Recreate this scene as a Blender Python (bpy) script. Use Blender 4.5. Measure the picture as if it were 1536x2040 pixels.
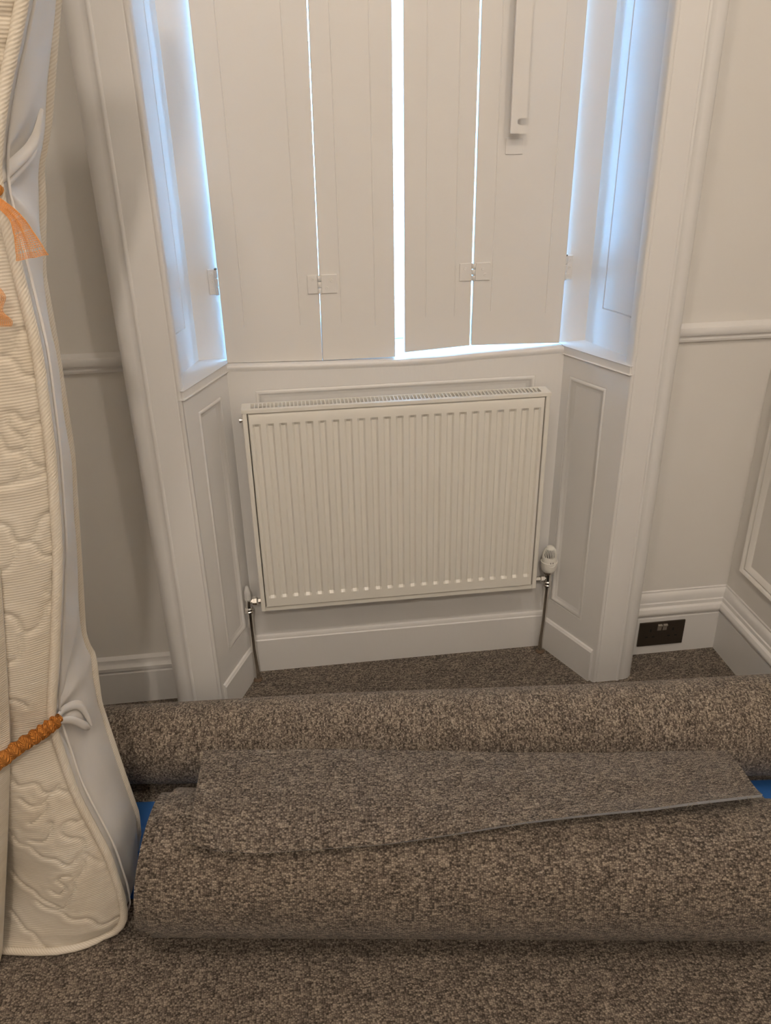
import bpy, math, random
import numpy as np
from mathutils import Matrix, Vector

for o in list(bpy.data.objects):
    bpy.data.objects.remove(o)
S = bpy.context.scene
C = S.collection
random.seed(7)

# ------------------------------------------------------------------ camera
CAM = Vector((0.2006, -2.0447, 1.5391))
YAW, PITCH, ROLL, FPX = 0.1222, 0.4639, -0.0182, 1610.08
fw = Vector((math.sin(YAW)*math.cos(PITCH), math.cos(YAW)*math.cos(PITCH), -math.sin(PITCH)))
r0 = Vector((math.cos(YAW), -math.sin(YAW), 0)); u0 = r0.cross(fw)
rt = r0*math.cos(ROLL) + u0*math.sin(ROLL); up = -r0*math.sin(ROLL) + u0*math.cos(ROLL)
cd = bpy.data.cameras.new('camera'); cd.sensor_fit = 'VERTICAL'; cd.sensor_height = 24.0
cd.lens = FPX/2040*24.0; cd.clip_start = 0.02
cam = bpy.data.objects.new('camera', cd); C.objects.link(cam)
cam.matrix_world = Matrix(((rt.x, up.x, -fw.x, CAM.x), (rt.y, up.y, -fw.y, CAM.y), (rt.z, up.z, -fw.z, CAM.z), (0, 0, 0, 1)))
S.camera = cam

# ------------------------------------------------------------------ daylight, exposure
W = bpy.data.worlds.new('overcast_sky'); S.world = W; W.use_nodes = True
bg = W.node_tree.nodes['Background']
bg.inputs['Color'].default_value = (0.22, 0.55, 1.0, 1); bg.inputs['Strength'].default_value = 42.0
S.view_settings.view_transform = 'Standard'; S.view_settings.look = 'None'
S.view_settings.exposure = 0.0; S.view_settings.gamma = 1.0
S.view_settings.use_curve_mapping = False
LAMP_COL = (1.0, 0.865, 0.72); LAMP_POWER = 135.0
LAMPS = [(-0.12, -1.95, 0.9), (1.18, -1.95, 0.95), (0.0, -3.7, 3.0)]  # last entry is an added fill lamp that lifts the ambient light
CEIL = 3.2

# ------------------------------------------------------------------ helpers
def link(o, parent=None, base=None):
    C.objects.link(o)
    if parent is not None:
        o.parent = parent
        b = parent.get('_b')
        if b is not None:
            o.matrix_parent_inverse = Matrix.Translation(Vector(b)).inverted()
    return o

def tag(o, label=None, cat=None, group=None, kind=None):
    if label: o['label'] = label
    if cat: o['category'] = cat
    if group: o['group'] = group
    if kind: o['kind'] = kind
    return o

def thing(name, loc, label, cat, group=None):
    e = bpy.data.objects.new(name, None); C.objects.link(e); e.empty_display_size = 0.05
    e.location = loc; e['_b'] = list(loc)
    return tag(e, label, cat, group)

class MB:
    def __init__(s): s.v = []; s.f = []; s.uv = {}; s.m = []
    def add(s, vs, fs, mi=0, uvs=None):
        o = len(s.v); s.v += [tuple(p) for p in vs]
        for k, f in enumerate(fs):
            if uvs is not None: s.uv[len(s.f)] = [uvs[i] for i in f]
            s.f.append([i+o for i in f]); s.m.append(mi)
        return s
    def box(s, x0, x1, y0, y1, z0, z1, mi=0):
        vs = [(x, y, z) for z in (z0, z1) for y in (y0, y1) for x in (x0, x1)]
        return s.add(vs, [(0, 2, 3, 1), (4, 5, 7, 6), (0, 1, 5, 4), (2, 6, 7, 3), (0, 4, 6, 2), (1, 3, 7, 5)], mi)
    def prism(s, prof, fn, t0, t1, mi=0, n=1):
        # prof closed 2D outline, fn(a,b,t)->xyz
        k = len(prof); vs = []
        for j in range(n+1):
            t = t0+(t1-t0)*j/n
            vs += [fn(a, b, t) for a, b in prof]
        fs = [(j*k+i, j*k+(i+1) % k, (j+1)*k+(i+1) % k, (j+1)*k+i) for j in range(n) for i in range(k)]
        fs += [tuple(range(k))[::-1], tuple(range(n*k, n*k+k))]
        return s.add(vs, fs, mi)
    def tube(s, path, r, seg=10, mi=0, flat=1.0, closed_ends=True):
        P = [Vector(p) for p in path]; n = len(P); vs = []; uvs = []; L = 0
        rr = r if hasattr(r, '__len__') else [r]*n
        pn = None
        for i, p in enumerate(P):
            t = (P[min(i+1, n-1)]-P[max(i-1, 0)]).normalized()
            if pn is None:
                a = Vector((0, 0, 1)) if abs(t.z) < .9 else Vector((1, 0, 0))
                pn = (a - t*a.dot(t)).normalized()
            else:
                pn = (pn - t*pn.dot(t)).normalized()
            b = t.cross(pn)
            if i: L += (P[i]-P[i-1]).length
            for k in range(seg+1):
                an = 2*math.pi*k/seg
                vs.append(tuple(p + pn*math.cos(an)*rr[i] + b*math.sin(an)*rr[i]*flat)); uvs.append((L, k/seg*2*math.pi*rr[i]))
        q = seg+1
        fs = [(i*q+k, i*q+k+1, (i+1)*q+k+1, (i+1)*q+k) for i in range(n-1) for k in range(seg)]
        s.add(vs, fs, mi, uvs)
        if closed_ends:
            s.add(vs[:seg], [tuple(range(seg))[::-1]], mi); s.add(vs[(n-1)*q:(n-1)*q+seg], [tuple(range(seg))], mi)
        return s
    def lathe(s, prof, o, axis='z', seg=24, mi=0):
        # prof [(r,h)], around axis through o
        vs = []
        for r, h in prof:
            for k in range(seg):
                an = 2*math.pi*k/seg; c, d = r*math.cos(an), r*math.sin(an)
                vs.append((o[0]+c, o[1]+d, o[2]+h) if axis == 'z' else ((o[0]+h, o[1]+c, o[2]+d) if axis == 'x' else (o[0]+c, o[1]+h, o[2]-d)))
        n = len(prof)
        fs = [(i*seg+k, i*seg+(k+1) % seg, (i+1)*seg+(k+1) % seg, (i+1)*seg+k) for i in range(n-1) for k in range(seg)]
        fs += [tuple(range(seg))[::-1], tuple(range((n-1)*seg, n*seg))]
        return s.add(vs, fs, mi)
    def grid(s, fn, nu, nv, uvfn=None, mi=0):
        vs = []; uvs = []
        for j in range(nv+1):
            for i in range(nu+1):
                vs.append(fn(i/nu, j/nv)); uvs.append(uvfn(i/nu, j/nv) if uvfn else (i/nu, j/nv))
        q = nu+1
        return s.add(vs, [(j*q+i, j*q+i+1, (j+1)*q+i+1, (j+1)*q+i) for j in range(nv) for i in range(nu)], mi, uvs)
    def build(s, name, mats, parent=None, smooth=False, bevel=0, auto=None):
        me = bpy.data.meshes.new(name); me.from_pydata(s.v, [], s.f)
        mats = mats if isinstance(mats, (list, tuple)) else [mats]
        for m in mats: me.materials.append(m)
        me.polygons.foreach_set('material_index', s.m)
        if s.uv:
            ul = me.uv_layers.new(name='UVMap')
            for fi, uv in s.uv.items():
                p = me.polygons[fi]
                for k, li in enumerate(p.loop_indices): ul.data[li].uv = uv[k]
        me.validate(); me.update()
        if smooth: me.polygons.foreach_set('use_smooth', [True]*len(me.polygons))
        o = bpy.data.objects.new(name, me); link(o, parent)
        if auto is not None:
            me.polygons.foreach_set('use_smooth', [True]*len(me.polygons))
            me.set_sharp_from_angle(angle=math.radians(auto))
        if bevel:
            b = o.modifiers.new('bevel', 'BEVEL'); b.width = bevel; b.segments = 2; b.limit_method = 'ANGLE'; b.angle_limit = math.radians(40)
        return o

def spline(pts, n):
    # Catmull-Rom resample of a list of tuples
    P = [Vector(p) for p in pts]; out = []
    m = len(P)-1
    for i in range(n+1):
        t = i/n*m; k = min(int(t), m-1); f = t-k
        a, b, c, d = P[max(k-1, 0)], P[k], P[k+1], P[min(k+2, m)]
        out.append(0.5*((2*b)+(c-a)*f+(2*a-5*b+4*c-d)*f*f+(3*b-a-3*c+d)*f**3))
    return out

# ------------------------------------------------------------------ materials
def mat(name, col, rough=0.5, metal=0.0, bumps=(), spec=0.5, coat=0.0, vary=0.0, vscale=3.0):
    m = bpy.data.materials.new(name); m.use_nodes = True; nt = m.node_tree; N = nt.nodes; L = nt.links
    b = N['Principled BSDF']
    b.inputs['Base Color'].default_value = (*col, 1); b.inputs['Roughness'].default_value = rough; b.inputs['Metallic'].default_value = metal
    b.inputs['Specular IOR Level'].default_value = spec; b.inputs['Coat Weight'].default_value = coat
    tc = N.new('ShaderNodeTexCoord')
    prev = None
    for sc, st, di, stretch in bumps:
        mp = N.new('ShaderNodeMapping'); mp.inputs['Scale'].default_value = stretch; L.new(tc.outputs['Object'], mp.inputs['Vector'])
        n = N.new('ShaderNodeTexNoise'); n.inputs['Scale'].default_value = sc; n.inputs['Detail'].default_value = 3
        L.new(mp.outputs['Vector'], n.inputs['Vector'])
        bp = N.new('ShaderNodeBump'); bp.inputs['Strength'].default_value = st; bp.inputs['Distance'].default_value = di
        L.new(n.outputs['Fac'], bp.inputs['Height'])
        if prev: L.new(prev.outputs['Normal'], bp.inputs['Normal'])
        prev = bp
    if prev: L.new(prev.outputs['Normal'], b.inputs['Normal'])
    if vary:
        n = N.new('ShaderNodeTexNoise'); n.inputs['Scale'].default_value = vscale; n.inputs['Detail'].default_value = 4
        L.new(tc.outputs['Object'], n.inputs['Vector'])
        r = N.new('ShaderNodeValToRGB'); r.color_ramp.elements[0].position = .3; r.color_ramp.elements[1].position = .7
        r.color_ramp.elements[0].color = (*[c*(1-vary) for c in col], 1); r.color_ramp.elements[1].color = (*col, 1)
        L.new(n.outputs['Fac'], r.inputs['Fac']); L.new(r.outputs['Color'], b.inputs['Base Color'])
    return m

M = {}
M['gloss'] = mat('painted_joinery', (0.78, 0.765, 0.75), 0.36, bumps=((9, .25, .004, (1, 1, .35)), (70, .18, .0012, (1, 1, .3))), vary=.03)
M['shutter'] = mat('painted_shutter', (0.79, 0.765, 0.735), 0.42, bumps=((8, .12, .003, (1, 1, .2)), (90, .12, .0008, (1, 1, .15))), vary=.03)
M['wall'] = mat('wall_paint', (0.775, 0.75, 0.715), 0.55, bumps=((5, .15, .004, (1, 1, 1)), (120, .1, .0008, (1, 1, 1))), vary=.03)
M['ceil'] = mat('ceiling_paint', (0.8, 0.79, 0.77), 0.8, bumps=((60, .1, .001, (1, 1, 1)),))
M['enamel'] = mat('radiator_enamel', (0.80, 0.775, 0.715), 0.30, coat=.15)
M['fin_shade'] = mat('fins_shade_dark', (0.15, 0.15, 0.145), 0.5)  # fins coloured dark to put the shade inside the grille into them
M['chrome'] = mat('chrome', (0.72, 0.70, 0.67), 0.14, 1.0)
M['plastic'] = mat('white_plastic', (0.80, 0.78, 0.73), 0.38)
M['capgrey'] = mat('grey_white_plastic', (0.62, 0.61, 0.60), 0.45)
M['dark'] = mat('dark_recess', (0.015, 0.013, 0.012), 0.6)
M['bronze'] = mat('dark_brushed_metal', (0.095, 0.078, 0.062), 0.38, 0.7, bumps=((400, .1, .0003, (.05, 1, 1)),))
M['silver'] = mat('satin_metal', (0.75, 0.72, 0.66), 0.3, 0.9)
M['rust'] = mat('bare_hinge_pin', (0.16, 0.11, 0.075), 0.6, 0.5)
M['blue'] = mat('blue_plastic', (0.035, 0.135, 0.40), 0.42, bumps=((14, .6, .012, (1, 1, 1)),))
M['backing'] = mat('carpet_backing', (0.31, 0.32, 0.335), 0.9, bumps=((300, .4, .001, (1, 1, 1)),))
M['fabric_side'] = mat('mattress_border_fabric', (0.76, 0.725, 0.685), 0.62, bumps=((22, .25, .004, (1, 1, 1)), (900, .2, .0004, (1, 1, 1))), spec=.4, vary=.05, vscale=9)
M['thread'] = mat('loose_thread', (0.33, 0.29, 0.23), 0.9)
M['frame'] = mat('sash_paint', (0.75, 0.75, 0.74), 0.4)
M['stone'] = mat('outside_stone', (0.5, 0.48, 0.45), 0.8, bumps=((30, .4, .004, (1, 1, 1)),))

def glass():
    m = bpy.data.materials.new('window_glass'); m.use_nodes = True; nt = m.node_tree; N = nt.nodes
    N.remove(N['Principled BSDF']); out = N['Material Output']
    t = N.new('ShaderNodeBsdfTransparent'); t.inputs['Color'].default_value = (.95, .97, .97, 1)
    g = N.new('ShaderNodeBsdfGlossy'); g.inputs['Roughness'].default_value = .02
    mx = N.new('ShaderNodeMixShader'); mx.inputs['Fac'].default_value = .06
    nt.links.new(t.outputs[0], mx.inputs[1]); nt.links.new(g.outputs[0], mx.inputs[2]); nt.links.new(mx.outputs[0], out.inputs['Surface'])
    return m
M['glass'] = glass()

def emitter(name, col, s):
    m = bpy.data.materials.new(name); m.use_nodes = True; N = m.node_tree.nodes
    b = N['Principled BSDF']; b.inputs['Base Color'].default_value = (.8, .8, .8, 1)
    b.inputs['Emission Color'].default_value = (*col, 1); b.inputs['Emission Strength'].default_value = s
    return m

def carpet(name, swap=False, tone=1.0):
    m = bpy.data.materials.new(name); m.use_nodes = True; nt = m.node_tree; N = nt.nodes; L = nt.links
    b = N['Principled BSDF']; b.inputs['Roughness'].default_value = .95; b.inputs['Specular IOR Level'].default_value = .15
    b.inputs['Sheen Weight'].default_value = .15
    uv = N.new('ShaderNodeUVMap'); uv.uv_map = 'UVMap'
    def mapped(sx, sy):
        mp = N.new('ShaderNodeMapping'); mp.inputs['Scale'].default_value = (sy, sx, 1) if swap else (sx, sy, 1)
        L.new(uv.outputs['UV'], mp.inputs['Vector']); return mp
    mv = mapped(235, 290)
    vo = N.new('ShaderNodeTexVoronoi'); vo.voronoi_dimensions = '2D'; vo.inputs['Scale'].default_value = 1; vo.inputs['Randomness'].default_value = .78
    L.new(mv.outputs['Vector'], vo.inputs['Vector'])
    sep = N.new('ShaderNodeSeparateColor'); L.new(vo.outputs['Color'], sep.inputs['Color'])
    def noise(sx, sy, det):
        mp = mapped(sx, sy); n = N.new('ShaderNodeTexNoise'); n.noise_dimensions = '2D'; n.inputs['Scale'].default_value = 1; n.inputs['Detail'].default_value = det
        L.new(mp.outputs['Vector'], n.inputs['Vector']); return n
    st = noise(55, 190, 2); md = noise(16, 26, 3)
    def math_(op, a, bv, c=None):
        n = N.new('ShaderNodeMath'); n.operation = op
        for i, x in enumerate((a, bv, c)):
            if x is None: continue
            if isinstance(x, (int, float)): n.inputs[i].default_value = x
            else: L.new(x, n.inputs[i])
        return n.outputs[0]
    v = math_('MULTIPLY', sep.outputs['Red'], .46)
    v = math_('MULTIPLY_ADD', st.outputs['Fac'], .58, v)
    v = math_('MULTIPLY_ADD', md.outputs['Fac'], .26, v)
    d = math_('MULTIPLY_ADD', vo.outputs['Distance'], -.50, v)  # loop edges darkened: shade between loops put into the colour
    r = N.new('ShaderNodeValToRGB'); e = r.color_ramp.elements
    e[0].position = .12; e[0].color = (.040*tone, .031*tone, .024*tone, 1)
    e[1].position = .84; e[1].color = (.40*tone, .335*tone, .265*tone, 1)
    x = e.new(.40); x.color = (.135*tone, .108*tone, .086*tone, 1)
    x = e.new(.60); x.color = (.225*tone, .185*tone, .146*tone, 1)
    L.new(d, r.inputs['Fac']); L.new(r.outputs['Color'], b.inputs['Base Color'])
    bp = N.new('ShaderNodeBump'); bp.inputs['Strength'].default_value = .75; bp.inputs['Distance'].default_value = .0022
    inv = math_('SUBTRACT', 1.0, vo.outputs['Distance']); L.new(inv, bp.inputs['Height'])
    L.new(bp.outputs['Normal'], b.inputs['Normal'])
    return m
M['carpet'] = carpet('loop_pile_carpet', tone=.93)
M['carpet_swap'] = carpet('loop_pile_carpet_turned', True, 1.28)

def ribbed(name, col, wl, diag=0.0, strength=.5, dist=.0012, rough=.8, use_uv=False, stain=.08):
    m = bpy.data.materials.new(name); m.use_nodes = True; nt = m.node_tree; N = nt.nodes; L = nt.links
    b = N['Principled BSDF']; b.inputs['Roughness'].default_value = rough; b.inputs['Specular IOR Level'].default_value = .25
    tc = N.new('ShaderNodeTexCoord'); mp = N.new('ShaderNodeMapping')
    L.new(tc.outputs['UV' if use_uv else 'Object'], mp.inputs['Vector'])
    mp.inputs['Rotation'].default_value = (0, 0, diag) if use_uv else (0, diag, 0)
    w = N.new('ShaderNodeTexWave'); w.wave_type = 'BANDS'; w.bands_direction = 'X' if use_uv else 'Z'
    w.inputs['Scale'].default_value = .314/wl; w.inputs['Distortion'].default_value = .6; w.inputs['Detail'].default_value = 2; w.inputs['Detail Scale'].default_value = 4
    L.new(mp.outputs['Vector'], w.inputs['Vector'])
    bp = N.new('ShaderNodeBump'); bp.inputs['Strength'].default_value = strength; bp.inputs['Distance'].default_value = dist
    L.new(w.outputs['Fac'], bp.inputs['Height']); L.new(bp.outputs['Normal'], b.inputs['Normal'])
    n = N.new('ShaderNodeTexNoise'); n.inputs['Scale'].default_value = 7; n.inputs['Detail'].default_value = 4; L.new(tc.outputs['Object'], n.inputs['Vector'])
    r = N.new('ShaderNodeValToRGB'); r.color_ramp.elements[0].position = .32; r.color_ramp.elements[1].position = .62
    r.color_ramp.elements[0].color = (col[0]*(1-stain*.6), col[1]*(1-stain), col[2]*(1-stain*1.6), 1); r.color_ramp.elements[1].color = (*col, 1)
    L.new(n.outputs['Fac'], r.inputs['Fac'])
    mx = N.new('ShaderNodeMix'); mx.data_type = 'RGBA'; mx.blend_type = 'MULTIPLY'; mx.inputs['Factor'].default_value = .35
    r2 = N.new('ShaderNodeValToRGB'); r2.color_ramp.elements[0].color = (.62, .56, .46, 1); r2.color_ramp.elements[1].color = (1, 1, 1, 1)
    L.new(w.outputs['Fac'], r2.inputs['Fac']); L.new(r.outputs['Color'], mx.inputs['A']); L.new(r2.outputs['Color'], mx.inputs['B'])
    L.new(mx.outputs['Result'], b.inputs['Base Color'])
    return m
M['quilt'] = ribbed('quilted_damask', (.72, .665, .58), .0046, strength=.42, dist=.0009)
M['piping'] = ribbed('twill_binding', (.76, .705, .62), .0045, .7, .35, .0009, use_uv=True)
M['net'] = mat('orange_netting', (0.78, 0.36, 0.11), 0.55)
M['net2'] = ribbed('orange_twisted_netting', (.66, .27, .06), .004, .6, .9, .003, use_uv=True, stain=.3)

QUILT = [[[-0.145,1.271],[-0.157,1.27],[-0.164,1.267],[-0.169,1.259],[-0.173,1.248],[-0.179,1.24],[-0.185,1.238],[-0.194,1.238]],[[-0.194,1.238],[-0.183,1.234],[-0.176,1.228],[-0.174,1.219],[-0.171,1.21],[-0.164,1.205],[-0.155,1.203],[-0.147,1.2]],[[-0.2,1.156],[-0.192,1.156],[-0.188,1.148],[-0.184,1.14],[-0.176,1.139],[-0.167,1.144],[-0.161,1.15]],[[-0.2,1.153],[-0.203,1.139],[-0.2,1.131],[-0.193,1.121],[-0.189,1.115],[-0.186,1.108],[-0.189,1.101],[-0.198,1.098],[-0.207,1.098],[-0.214,1.104],[-0.216,1.117],[-0.219,1.126]],[[-0.153,1.135],[-0.162,1.133],[-0.172,1.129],[-0.179,1.122],[-0.184,1.111]],[[-0.185,1.107],[-0.187,1.096],[-0.188,1.085],[-0.184,1.074],[-0.177,1.065],[-0.163,1.062]],[[-0.213,1.096],[-0.201,1.097],[-0.194,1.09],[-0.194,1.079],[-0.2,1.062],[-0.211,1.052],[-0.222,1.046],[-0.236,1.045]],[[-0.164,1.059],[-0.183,1.051],[-0.2,1.049],[-0.215,1.045]],[[-0.174,0.988],[-0.182,0.987],[-0.189,0.982],[-0.193,0.977]],[[-0.174,0.986],[-0.186,0.983],[-0.194,0.975],[-0.2,0.964],[-0.207,0.953],[-0.216,0.947],[-0.227,0.948],[-0.234,0.953],[-0.235,0.965],[-0.237,0.976],[-0.244,0.982],[-0.25,0.983]],[[-0.234,0.94],[-0.226,0.945],[-0.215,0.945],[-0.208,0.941],[-0.206,0.93],[-0.204,0.92],[-0.197,0.913],[-0.185,0.911]],[[-0.234,0.94],[-0.238,0.927],[-0.248,0.91],[-0.259,0.903],[-0.268,0.9]],[[-0.191,0.881],[-0.198,0.866],[-0.205,0.854],[-0.211,0.849],[-0.206,0.842],[-0.2,0.835],[-0.21,0.828],[-0.217,0.818],[-0.224,0.802],[-0.233,0.788],[-0.243,0.781],[-0.254,0.782],[-0.258,0.791],[-0.259,0.806],[-0.265,0.817],[-0.272,0.822],[-0.282,0.825]],[[-0.254,0.782],[-0.262,0.767],[-0.273,0.738],[-0.285,0.728],[-0.295,0.73]],[[-0.312,0.652],[-0.301,0.648],[-0.29,0.638],[-0.286,0.625]],[[-0.34,0.491],[-0.337,0.471],[-0.329,0.459],[-0.303,0.458],[-0.294,0.433],[-0.279,0.429],[-0.269,0.439]],[[-0.27,0.429],[-0.262,0.418],[-0.248,0.406]],[[-0.335,0.429],[-0.318,0.406],[-0.296,0.413],[-0.284,0.424],[-0.269,0.429]],[[-0.257,0.339],[-0.259,0.348],[-0.27,0.35],[-0.28,0.339],[-0.281,0.325],[-0.27,0.311],[-0.257,0.304],[-0.25,0.292],[-0.255,0.271],[-0.265,0.258],[-0.28,0.245],[-0.291,0.25],[-0.301,0.265],[-0.314,0.27],[-0.328,0.273],[-0.338,0.285],[-0.347,0.301],[-0.368,0.306],[-0.373,0.337]],[[-0.257,0.339],[-0.247,0.341],[-0.234,0.346]],[[-0.253,0.267],[-0.24,0.243],[-0.228,0.226]],[[-0.256,0.25],[-0.261,0.228],[-0.273,0.212],[-0.284,0.199],[-0.285,0.18],[-0.302,0.152],[-0.317,0.126],[-0.335,0.137],[-0.358,0.151],[-0.367,0.168],[-0.385,0.179],[-0.398,0.197],[-0.405,0.213]],[[-0.429,0.102],[-0.418,0.08],[-0.407,0.058],[-0.391,0.05],[-0.381,0.024],[-0.359,0.011]],[[-0.367,0.141],[-0.355,0.127],[-0.331,0.121],[-0.319,0.113],[-0.311,0.099],[-0.297,0.093],[-0.279,0.093],[-0.268,0.083],[-0.26,0.066],[-0.246,0.059],[-0.229,0.064],[-0.219,0.058]],[[-0.332,0.365],[-0.304,0.384],[-0.295,0.406]],[[-0.341,0.318],[-0.317,0.317],[-0.299,0.339],[-0.295,0.362]],[[-0.332,0.177],[-0.319,0.167],[-0.3,0.187],[-0.312,0.207],[-0.302,0.217],[-0.289,0.219]],[[-0.112,1.608],[-0.105,1.615],[-0.099,1.616]],[[-0.105,1.643],[-0.097,1.644],[-0.089,1.651],[-0.084,1.652]]]

# ================================================================== THE ROOM
XL, XR, YB = -2.9, 1.4885, -5.2
YW = -0.0856            # face of the window wall beside the opening
def structure(o, label, cat): return tag(o, label, cat, kind='structure')

fl = MB(); 
fl.add([(XL, YB, 0), (XR+.1, YB, 0), (XR+.1, .06, 0), (XL, .06, 0)], [(0, 1, 2, 3)], 0, [(XL, YB), (XR+.1, YB), (XR+.1, .06), (XL, .06)])
fl.add([(XL, YB, -.05), (XR+.1, YB, -.05), (XR+.1, .06, -.05), (XL, .06, -.05)], [(3, 2, 1, 0)], 0, [(0, 0)]*4)
structure(fl.build('floor', M['carpet']), 'flecked grey-brown loop pile carpet covering the floor', 'carpet')
structure(MB().box(XL-.1, XR+.2, YB-.1, .4, CEIL, CEIL+.1).build('ceiling', M['ceil']), 'plain white ceiling above the room', 'ceiling')
structure(MB().box(XL-.1, XL, YB-.1, .3, 0, CEIL).build('wall_left', M['wall']), 'plain off-white wall on the far left side', 'wall')
structure(MB().box(XL-.1, XR+.2, YB-.1, YB, 0, CEIL).build('wall_rear', M['wall']), 'plain off-white wall behind the camera', 'wall')
structure(MB().box(XL, -.075, YW, .34, 0, CEIL).build('wall_window_left', M['wall']), 'shaded off-white wall between mattress and window surround', 'wall')
structure(MB().box(1.07, XR+.2, YW, .34, 0, CEIL).build('wall_window_right', M['wall']), 'off-white wall between the window surround and the corner', 'wall')
structure(MB().box(-.075, 1.07, .03, .34, 0, .925).build('wall_window_below', M['wall']), 'wall under the window behind the apron panelling', 'wall')
structure(MB().box(-.075, 1.07, YW, .34, 2.38, CEIL).build('wall_window_head', M['wall']), 'off-white wall above the shuttered window', 'wall')

# panelled surface: frame + recessed moulding + field. local (s,z,w) -> world
def panelled(name, fn, s0, s1, z0, z1, rect, rings, m, label, cat, mname='panel_moulding'):
    a, b, c, d = rect
    P = lambda i, w: [(a+i, c+i, w), (b-i, c+i, w), (b-i, d-i, w), (a+i, d-i, w)]
    f = MB(); f.add([fn(*p) for p in [(s0, z0, 0), (s1, z0, 0), (s1, z1, 0), (s0, z1, 0)]+P(0, 0)],
                    [(0, 1, 5, 4), (1, 2, 6, 5), (2, 3, 7, 6), (3, 0, 4, 7)])
    o = structure(f.build(name, m), label, cat)
    mm = MB(); vs = []
    for i, w in rings: vs += [fn(*p) for p in P(i, w)]
    mm.add(vs, [(4*k+j, 4*k+(j+1) % 4, 4*k+4+(j+1) % 4, 4*k+4+j) for k in range(len(rings)-1) for j in range(4)])
    mm.build(mname, m, o, auto=50)
    i, w = rings[-1]
    MB().add([fn(*p) for p in P(i, w)], [(0, 1, 2, 3)]).build('panel_field', m, o)
    return o
RING_IN = [(0, 0), (.0015, -.0012), (.005, .0015), (.010, .0005), (.0125, -.0025), (.018, -.004), (.022, -.0062), (.024, -.0065)]

# lower splayed reveals
AL, BL = Vector((.049, 0, 0)), Vector((-.0415, -.215, 0))
AR, BR = Vector((.941, 0, 0)), Vector((1.0365, -.215, 0))
ZS = .965
def splay(A, B, side):
    d = (B-A); Ln = d.length; d.normalize(); n = Vector((0, 0, 1)).cross(d)*side
    return (lambda s, z, w: tuple(A + d*s + n*w + Vector((0, 0, z)))), Ln
fR, LnR = splay(AR, BR, -1); fL, LnL = splay(AL, BL, 1)
panelled('wall_reveal_right', fR, 0, LnR, 0, ZS, (.027, .163, .180, .889), RING_IN, M['gloss'], 'white panelled window reveal right of the radiator', 'panelling')
panelled('wall_reveal_left', fL, 0, LnL, 0, ZS, (.045, .168, .185, .892), RING_IN, M['gloss'], 'white panelled window reveal left of the radiator', 'panelling')
panelled('wall_apron', lambda s, z, w: (s, -w, z), .049, .941, 0, .950, (.115, .866, .32, .888), RING_IN, M['gloss'], 'white panelled apron under the window behind the radiator', 'panelling')

SK = [(0, 0), (.012, 0), (.012, .112), (.009, .115), (.009, .118), (.006, .124), (0, .126)]
structure(MB().prism(SK, lambda a, b, t: (t, -a, b), .049, .941).build('baseboard_apron', M['gloss'], auto=40), 'low white skirting board on the floor under the radiator', 'skirting')
SK2 = [(0, 0), (.009, 0), (.009, .103), (.006, .106), (.005, .109), (0, .111)]
for nm, f, Ln, lb in (('baseboard_reveal_right', fR, LnR, 'low white skirting on the right splayed reveal'), ('baseboard_reveal_left', fL, LnL, 'low white skirting on the left splayed reveal')):
    structure(MB().prism(SK2, lambda a, b, t: f(t, b, a), 0, Ln-.012).build(nm, M['gloss'], auto=40), lb, 'skirting')

# sill and the ledges on top of the reveals
def sill_z(x): return float(np.interp(x, [0.0, .056, .29, .5, .60, .69, .94, 1.0], [.962, .960, .953, .950, .951, .956, .963, .965]))
sm = MB()
prof = [(.004, -.028), (-.002, -.014), (-.0035, -.009), (-.003, -.004), (.001, -.0005), (.30, 0.004), (.30, -.028)]
xs = [.049+(.941-.049)*i/24 for i in range(25)]
vs = []; k = len(prof)
for x in xs: vs += [(x, y, sill_z(x)+z) for y, z in prof]
sm.add(vs, [(j*k+i, (j+1)*k+i, (j+1)*k+(i+1) % k, j*k+(i+1) % k) for j in range(24) for i in range(k)]+[tuple(range(k)), tuple(range(24*k, 25*k))[::-1]])
sill = structure(sm.build('trim_1', M['gloss'], auto=45), 'white rounded window sill under the shutters', 'sill')
def ledge(name, pts, lb):
    m = MB(); n = len(pts)
    m.add([(x, y, ZS) for x, y in pts]+[(x, y, ZS-.022) for x, y in pts], [tuple(range(n)), tuple(range(n, 2*n))[::-1]]+[(i, (i+1) % n, n+(i+1) % n, n+i) for i in range(n)])
    structure(m.build(name, M['gloss'], bevel=.003), lb, 'sill')
ledge('trim_2', [(.939, -.003), (1.0335, -.217), (1.10, -.19), (1.10, .06), (.939, .06)], 'white ledge capping the right reveal panelling')
ledge('trim_3', [(.051, -.003), (-.0385, -.217), (-.11, -.19), (-.11, .06), (.051, .06)], 'white ledge capping the left reveal panelling')

# upper splayed linings with a sunk panel, and the jamb strips the shutters close against
ZT = 2.36
for sgn, X, nm, lb in ((1, lambda x: x, 'wall_lining_right', 'white upper window lining to the right of the shutters'), (-1, lambda x: .99-x, 'wall_lining_left', 'white upper window lining to the left of the shutters')):
    A = Vector((X(1.011), .040, 0)); B = Vector((X(1.080), -.20, 0))
    f, Ln = splay(A, B, -sgn)
    panelled(nm, f, 0, Ln, ZS, ZT, (.060, Ln-.02, 1.062, 2.28), [(0, 0), (.0015, -.003), (.003, -.003), (.0045, .0005), (.007, .0005)], M['gloss'], lb, 'panelling', 'panel_bead')
    x0, x1 = (.928, 1.013) if sgn > 0 else (-.023, .0590)
    structure(MB().box(x0, x1, .040, .056, ZS-.02, ZT).build('trim_4' if sgn > 0 else 'trim_5', M['gloss'], bevel=.002),
              'white jamb strip the %s shutter closes against' % ('right' if sgn > 0 else 'left'), 'jamb')
structure(MB().box(-.09, 1.08, -.20, .056, ZT, ZT+.03).build('trim_6', M['gloss']), 'white soffit board over the window opening', 'trim')

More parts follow.
